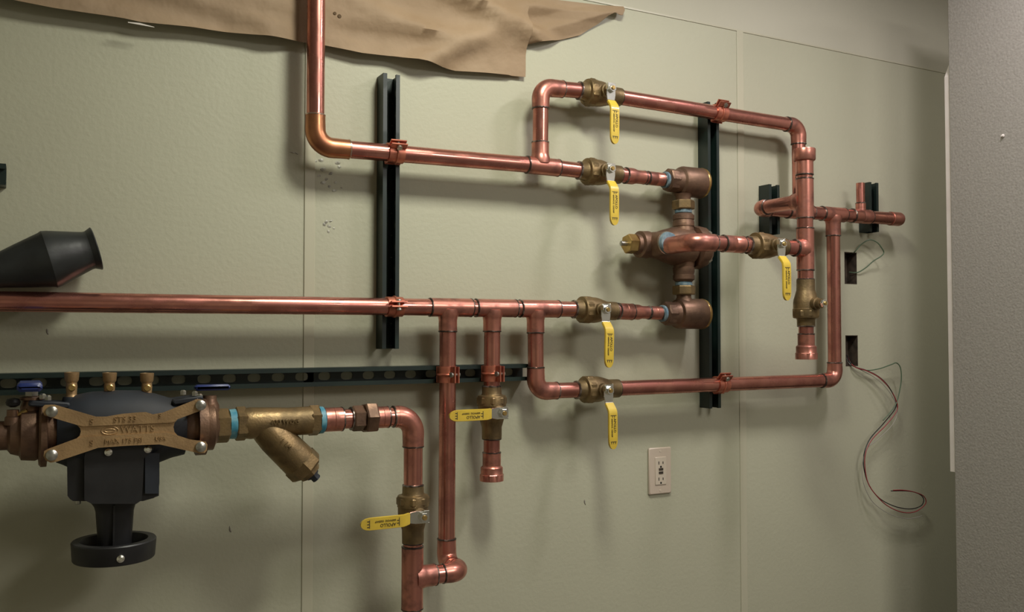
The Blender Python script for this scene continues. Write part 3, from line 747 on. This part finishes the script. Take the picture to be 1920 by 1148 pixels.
text('lettering', '400 WOG', .012, X_(500) + Vector((0, -.0277, .002)), ax, upv, BRONZE, t, depth=.0012)
text('lettering', '1 1/4', .012, ob + d45*.045 + Vector((0, -.0325, .004)), d45, Vector((.72, 0, .70)), BRONZE, t, depth=.0012)
# ------------------------------------------------------------------ backflow preventer
t = thing('backflow_preventer', 'bronze and black backflow preventer with cast strap and relief funnel', 'backflow preventer', Vector((P(230, 800, DB).x, -DB, SZ)))
Y0 = -DB
def Xl(px): return P(px, 800, DB).x
ctr = Vector((0, Y0, SZ - 0.002))
A = lambda px: Vector((Xl(px), ctr.y, ctr.z))
def Lx(a, pr): return [(Xl(px) - Xl(a), r) for px, r in pr]
# black housing
hs = MB().lathe(A(104), ax, Lx(104, [(104, .034), (106, .048), (118, .052), (140, .062), (170, .0665), (215, .068), (262, .0665), (292, .060), (322, .051), (345, .047), (347, .034)]), seg=44)
for v in hs.v: v.y = Y0 + (v.y - Y0)*0.80
part('housing', hs, BLACKI, t)
# left end body
mb = MB().lathe(A(-130), ax, Lx(-130, [(-130, .022), (-30, .0225), (14, .0235), (20, .030), (36, .034), (40, .041), (66, .043), (76, .040), (80, .034), (108, .034), (110, .030)]), seg=36)
part('inlet_body', mb, REDB, t)
part('inlet_flange', MB().lathe(A(72), ax, Lx(72, [(72, .042), (73, .050), (77, .054), (88, .054), (90, .040)]), seg=24), REDB, t)
part('outlet_body', MB().lathe(A(345), ax, Lx(345, [(345, .035), (352, .037), (368, .038), (376, .042), (398, .042), (402, .034), (408, .026)]), seg=36), REDB, t)
part('outlet_flange', MB().lathe(A(366), ax, Lx(366, [(366, .040), (367, .050), (384, .050), (386, .038)]), seg=24), REDB, t)
hexnut(t, A(403), ax, Xl(429) - Xl(403), .0305, BRONZE, 'outlet_hex')
# strap
DS = DB + .064
zsh = ctr.z
S = lambda x, y, d: P(x, y, d)
out = [(80.5, 763), (84, 759.5), (102.5, 759), (180, 781.4), (198.6, 781.4), (230, 776), (262, 773.2), (274, 773), (286.5, 777), (305, 774), (368, 749), (379, 749.5), (385.5, 755), (385.5, 763), (377, 770), (332.5, 786.6), (327.5, 793), (325.2, 801), (327, 810), (332.5, 816.5), (355, 824), (386, 828.5), (389, 834), (388, 845), (384, 849.5), (374, 850.4), (299, 833.7), (240, 836), (184, 840), (106.6, 866), (95, 868), (86, 864), (81.5, 855.6), (83, 846), (90, 842), (144, 822), (149.5, 817), (151.6, 809.6), (150, 803), (144, 797), (108.7, 786.6), (83, 779), (79.5, 771)]
sp = part('strap', MB().prism(out, DS - .008, DS - .0032), STRAPM, t, smooth=False)
ua = out[:16] + [(330, 790), (322, 792.6), (156, 799.8), (144, 797), (108.7, 786.6), (83, 779), (79.5, 771)]
la_ = [(144, 822), (156, 819.4), (300, 811.6), (312, 811), (332.5, 816.5)] + out[20:34]
part('strap_arm', MB().prism(ua, DS - .0034, DS), STRAPM, sp, smooth=False)
part('strap_arm', MB().prism(la_, DS - .0034, DS), STRAPM, sp, smooth=False)
for (x, y) in ((97, 772), (97, 853.5), (376, 760), (376, 838)):
    c = P(x, y, DS); 
    b = part('bolt', MB().lathe(c, fy, [(-.03, .006), (0, .0082), (.001, .0088), (.0045, .0086), (.0068, .006), (.0075, .002)], seg=20), STEEL, t)
    part('bolt_post', MB().lathe(Vector((c.x, -DB - .01, c.z)), fy, [(0, .009), (.046, .009)], seg=16), REDB, t)
def emb(s, sz, x, y, d=DS, m=STRAPM, k=None):
    text('lettering', s, sz, P(x, y, d + .0002), Vector((1, 0, .0)), upv, m, sp, depth=.0015)
emb('WATTS', .0155, 226, 806, DS - .0032)
emb('S', .013, 168, 791); emb('STS 33', .0125, 213, 787); emb('S', .010, 297, 780)
emb('S', .013, 168, 831); emb('MAX 175 PSI', .0105, 196, 828.5); emb('USA', .009, 291, 823)
lg = MB(); c = P(206, 807.5, DS - .0030)
lg.tube([c + Vector((.0125*math.cos(a_), -.0004, .0062*math.sin(a_))) for a_ in [2*pi*k/24 for k in range(24)]], .0009, 6, closed=True)
lg.tube([c + Vector((.008*math.cos(a_), -.0004, .0026*math.sin(a_))) for a_ in [2*pi*k/16 for k in range(16)]], .0007, 6, closed=True)
part('oval_badge', lg, STRAPM, sp)
# relief valve: box, neck, funnel
Z = lambda y: P(214, y, DB).z
def hull(name, rows, m, y0, y1):
    """rows: (picture y, left px, right px)"""
    l = [(a_, y_) for y_, a_, b_ in rows]; r_ = [(b_, y_) for y_, a_, b_ in rows][::-1]
    mb = MB().prism(l + r_, y0, y1); return part(name, mb, m, t, smooth=False)
hull('relief_housing', [(832, 150, 312), (850, 128, 300), (858, 125.5, 299), (930, 126.5, 298), (936, 131, 282), (940, 137, 268)], BLACK, DB - .050, DB + .040)
hull('relief_cover', [(836, 178, 292), (848, 160, 284), (860, 158, 270), (905, 158, 268), (938, 158, 266), (945, 172, 256)], BLACK, DB + .038, DB + .050)
hull('side_bracket', [(850, 272, 299), (905, 272, 299), (926, 272, 297)], BLACKI, DB + .040, DB + .047)
mb = MB(); rows = [(932, 40, 28), (940, 34, 27), (948, 29.5, 26), (957, 27.5, 25), (985, 26, 24), (1018, 24, 23), (1030, 24, 23)]
rings = []
for y_, hw, hd in rows:
    c = P(215, y_, DB); kx = hw/900*0.97; kd = hd/1000
    rings.append([c + Vector((kx*(abs(math.cos(a_))**.6)*(1 if math.cos(a_) > 0 else -1), kd*(abs(math.sin(a_))**.6)*(1 if math.sin(a_) > 0 else -1), 0)) for a_ in [2*pi*k/24 for k in range(24)]])
mb.loop(rings); part('relief_neck', mb, BLACK, t)
part('neck_rib', MB().box(P(211, 985, DB) + Vector((0, -.027, 0)), (.003, .006, .075)), BLACK, t, smooth=False)
rc = P(214, 1029, DB + .008); rzz = .016
part('funnel_ring', MB().lathe(rc, upv, [(-rzz, .046), (-rzz, .0625), (-rzz+.002, .064), (rzz-.002, .066), (rzz, .0645), (rzz, .053), (rzz-.003, .0515), (-rzz, .046)], seg=56), BLACK, t, angle=40)
part('funnel_floor', MB().lathe(rc, upv, [(-rzz+.001, .050), (-rzz+.003, .050)], seg=32), BLACK, t)
for x, y, dd in ((203, 848, DB + .0515), (277, 842.5, DB + .047)):
    part('cover_screw', MB().lathe(P(x, y, dd), fy, [(-.004, .0055), (0, .0066), (.003, .0060), (.005, .003)], seg=16), CHROME, t)
part('funnel_screw', MB().lathe(Vector((P(226, 1048, DB + .073).x, -DB - .0725, P(226, 1048, DB + .073).z)), fy, [(-.003, .006), (0, .0066), (.003, .0060), (.005, .003)], seg=16), CHROME, t)
for (x, y) in ((146, 941), (285, 930)):
    part('bottom_screw', MB().lathe(P(x, y - 3, DB + .02), -upv, [(-.004, .0045), (.006, .0045), (.007, .003)], seg=12), STEEL, t)
# test cocks
for x in (134, 205, 275):
    c0 = P(x, 745, DB)
    part('cock_base', MB().lathe(c0 - upv*.012, upv, [(0, .015), (.010, .0135), (.013, .0125)], seg=20), BLACKI, t)
    c_ = part('test_cock', MB().lathe(c0, upv, [(0, .0100), (.003, .0085), (.006, .0080), (.018, .0088), (.024, .0080), (.028, .0105), (.041, .0115), (.0415, .0085), (.034, .007)], seg=20), STRAPM, t)
    part('cock_screw', MB().lathe(c0 + upv*.016, fy, [(.004, .0055), (.0105, .0060), (.0115, .0045)], seg=14), BRASS, c_)
# blue-handled isolation handles on the shut-off bodies
c0 = P(59, 768, DB)
part('shutoff_neck', MB().lathe(c0 - upv*.008, upv, [(0, .016), (.012, .0165), (.022, .013), (.024, .0175), (.028, .0175), (.029, .008), (.045, .008)], seg=20), REDB, t)
part('shutoff_nut', MB().lathe(c0 + upv*.022, upv, [(0, .0105), (.012, .0105)], seg=6), STEEL, t, smooth=False)
part('shutoff_handle', MB().box(c0 + upv*.038 + Vector((-.003, 0, 0)), (.036, .095, .014), bev=.004), BLUEV, t)
c0 = P(393, 765, DB)
part('shutoff_neck', MB().lathe(c0 - upv*.012, upv, [(0, .017), (.016, .0165), (.026, .012), (.034, .012)], seg=20), REDB, t)
part('shutoff_handle', MB().box(c0 + upv*.036 + Vector((.004, -.001, 0)), (.060, .022, .010), bev=.0035), BLUEV, t)
part('bonnet_plate', MB().box(P(348, 747, DB) + Vector((0, .0, -.002)), (.050, .060, .009), Matrix.Rotation(-.12, 3, 'Y'), bev=.002), BLACKI, t)
part('bonnet_plate', MB().box(P(92, 752, DB) + Vector((0, .0, -.004)), (.060, .060, .009), Matrix.Rotation(.10, 3, 'Y'), bev=.002), BLACKI, t)
for x, y in ((80, 743), (90, 746), (343, 736), (365, 738), (374, 743)):
    part('bonnet_bolt', MB().lathe(P(x, y, DB + .02) - upv*.004, upv, [(0, .0055), (.006, .0055), (.008, .003)], seg=6), STEEL, t, smooth=False)
c0 = P(24, 785, DB + .012)
part('drain_cock', MB().lathe(c0 - upv*.010, upv, [(0, .013), (.012, .0115), (.014, .009), (.024, .009)], seg=18), REDB, t)
part('drain_knob', MB().lathe(c0 + upv*.018, upv, [(0, .004), (.003, .0095), (.008, .0110), (.013, .0090), (.015, .002)], seg=18), BLACK, t)
part('drain_lever', MB().tube([c0 + Vector((.004, -.002, .004)), c0 + Vector((.020, -.004, .012))], .0035, 10), BRASS, t)
# ------------------------------------------------------------------ rubber boot resting on the middle header
b0 = P(182, 466, .062); b9 = P(0, 508, .062); bd = (b9 - b0).normalized(); BL = (b9 - b0).length
q = lambda px: (182 - px)/182*BL
prof = [(0, .0345), (.0005, .0370), (.003, .0375), (q(168), .0335), (q(163), .0335), (q(150), .0365), (q(100), .0485), (q(90), .0500), (q(84), .0478), (q(40), .0385), (q(0), .0295), (q(-50), .022), (q(-60), .020)]
o = MB().lathe(b0, bd, prof, seg=40)
def prj(p):
    c = RC.transposed() @ (p - Vector((0, -D, H))); return (960 + F*c.x/(-c.z), 574 - F*c.y/(-c.z))
t = thing('rubber_boot', 'black conical rubber boot resting on the long header pipe', 'rubber boot', b0)
part('sleeve', o, RUB, t, angle=22)
part('rim', MB().tube([b0 + bd*.002 + (Vector((0,0,1)) - bd*bd.z).normalized()*math.cos(a_)*.0365 + bd.cross(Vector((0,0,1))).normalized()*math.sin(a_)*.0365 for a_ in [2*pi*k/36 for k in range(36)]], .0016, 8, closed=True), RUB, t)
# ------------------------------------------------------------------ outlet
ox0, ox1 = P(1214.5, 880).x, P(1256, 880).x; oz1, oz0 = P(1235, 839).z, P(1235, 926).z
oc_ = Vector(((ox0+ox1)/2, -.0027, (oz0+oz1)/2)); ow, oh = ox1-ox0, oz1-oz0
t = thing('wall_outlet', 'ivory duplex outlet plate low on the wall under the lower loop', 'outlet', Vector((oc_.x, 0, oc_.z)))
part('cover_plate', MB().box(oc_ + Vector((0, -.0005, 0)), (ow, .0062, oh), bev=.0022), IVORY, t)
face = part('receptacle_face', MB().box(oc_ + Vector((0, -.0042, 0)), (.033, .0026, .067), bev=.0008), IVORY2, t)
sl = MB()
for s_ in (1, -1):
    cz = s_*.0195
    sl.box(oc_ + Vector((-.0062, -.0056, cz)), (.0022, .0004, .0075)); sl.box(oc_ + Vector((.0062, -.0056, cz)), (.0022, .0004, .006))
    sl.lathe(oc_ + Vector((0, -.0054, cz - .0095)), fy, [(0, .0026), (.0004, .0026)], seg=12)
part('slots', sl, DARKH, face, smooth=False)
bt = MB().box(oc_ + Vector((0, -.006, .0042)), (.013, .002, .0055), bev=.0005).box(oc_ + Vector((0, -.006, -.0042)), (.013, .002, .0055), bev=.0005)
part('test_buttons', bt, BOXM, face)
for s_ in (1, -1):
    part('plate_screw', MB().lathe(oc_ + Vector((0, -.0032, s_*.048)), fy, [(0, .003), (.001, .0028)], seg=12), IVORY2, t)
# ------------------------------------------------------------------ junction boxes and wires
def jbox(h, label):
    x0, x1, z0, z1 = h; e = .0004; y1 = .034; th = .0012
    t = thing('junction_box', label, 'electrical box', Vector(((x0+x1)/2, .0, z0)), 'recessed steel boxes')
    mb = MB()
    mb.box(((x0+x1)/2, y1, (z0+z1)/2), (x1-x0-2*e, th, z1-z0-2*e))
    for x in (x0 + e + th/2, x1 - e - th/2): mb.box((x, y1/2 - .0005, (z0+z1)/2), (th, y1, z1-z0-2*e))
    for z in (z0 + e + th/2, z1 - e - th/2): mb.box(((x0+x1)/2, y1/2 - .0005, z), (x1-x0-2*e, y1, th))
    part('box_shell', mb, BOXM, t, smooth=False)
    part('box_screw', MB().lathe(((x0+x1)/2, y1 - .002, (z0+z1)/2 + .02), fy, [(0, .004), (.003, .003)], seg=10), STEEL, t)
jbox(hz[0], 'upper recessed steel box in the wall with a looped green wire')
jbox(hz[1], 'lower recessed steel box in the wall with long hanging wires')
def spline(pts, n=8):
    out = []; m_ = len(pts)
    for i in range(m_ - 1):
        p0, p1, p2, p3 = pts[max(i-1, 0)], pts[i], pts[i+1], pts[min(i+2, m_-1)]
        for k in range(n):
            s_ = k/n
            out.append(0.5*((2*p1) + (p2-p0)*s_ + (2*p0-5*p1+4*p2-p3)*s_*s_ + (3*p1-p0-3*p2+p3)*s_**3))
    out.append(pts[-1]); return out
def wire(pts, m, label, r=.0014, conv=None):
    P3 = spline([P(conv(x, y)[0], conv(x, y)[1], d) for x, y, d in pts])
    o = part('wire', MB().tube(P3, r, 8), m, loc=P3[0]); tag(o, label, 'wire')
c2 = lambda x, y: (1540 + x/5.74, 420 + y/5.74); c3 = lambda x, y: (1560 + x/2.87, 600 + y/2.87)
wire([(310, 330, -.02), (360, 300, .004), (430, 220, .016), (520, 172, .03), (600, 200, .034), (650, 260, .034), (672, 310, .032), (640, 350, .03), (560, 400, .02), (480, 470, .012), (390, 522, .005), (300, 520, -.015)], WIREG, 'short green wire looping out of the upper box', r=.0016, conv=c2)
wire([(80, 190, -.015), (95, 225, .003), (125, 254, .012), (180, 270, .018), (250, 305, .024), (305, 360, .03), (343, 435, .032), (338, 480, .032), (275, 560, .028), (205, 640, .026), (173, 720, .026), (172, 800, .026), (200, 890, .03), (255, 960, .034), (335, 1003, .036), (420, 1018, .036), (480, 1000, .036), (492, 962, .036), (460, 933, .034), (400, 921, .034), (318, 921, .034)], WIREB, 'black wire hanging from the lower box and curling back at its end', conv=c3)
wire([(84, 200, -.015), (100, 232, .005), (132, 258, .014), (190, 276, .02), (255, 312, .026), (312, 372, .030), (347, 440, .034), (348, 490, .034), (292, 565, .030), (215, 645, .028), (180, 720, .028), (178, 800, .028), (195, 880, .03), (238, 945, .036), (300, 1002, .038), (380, 1036, .038), (450, 1032, .038), (503, 990, .038), (494, 950, .038), (445, 928, .036), (385, 917, .036), (330, 917, .036)], WIRER, 'dark red wire hanging beside the black wire below the lower box', conv=c3)
wire([(88, 215, -.015), (110, 245, .006), (180, 271, .014), (250, 264, .022), (320, 240, .03), (347, 232, .032), (368, 258, .034), (373, 320, .034), (362, 390, .034), (345, 450, .034), (312, 500, .034), (275, 541, .034)], WIREG, 'green wire arching above the bundle from the lower box', r=.0016, conv=c3)
wire([(78, 205, -.015), (98, 240, .004), (160, 272, .012), (235, 314, .022), (295, 370, .028), (338, 440, .030), (352, 500, .032), (325, 565, .032), (250, 640, .028), (182, 700, .026), (163, 790, .026), (170, 880, .028), (215, 975, .032), (290, 1035, .036), (360, 1062, .036), (420, 1070, .036), (485, 1055, .036)], WIREW, 'thin pale grey wire hanging lowest of the bundle', r=.0009, conv=c3)
for o in bpy.data.objects:
    if '_o' in o: del o['_o']
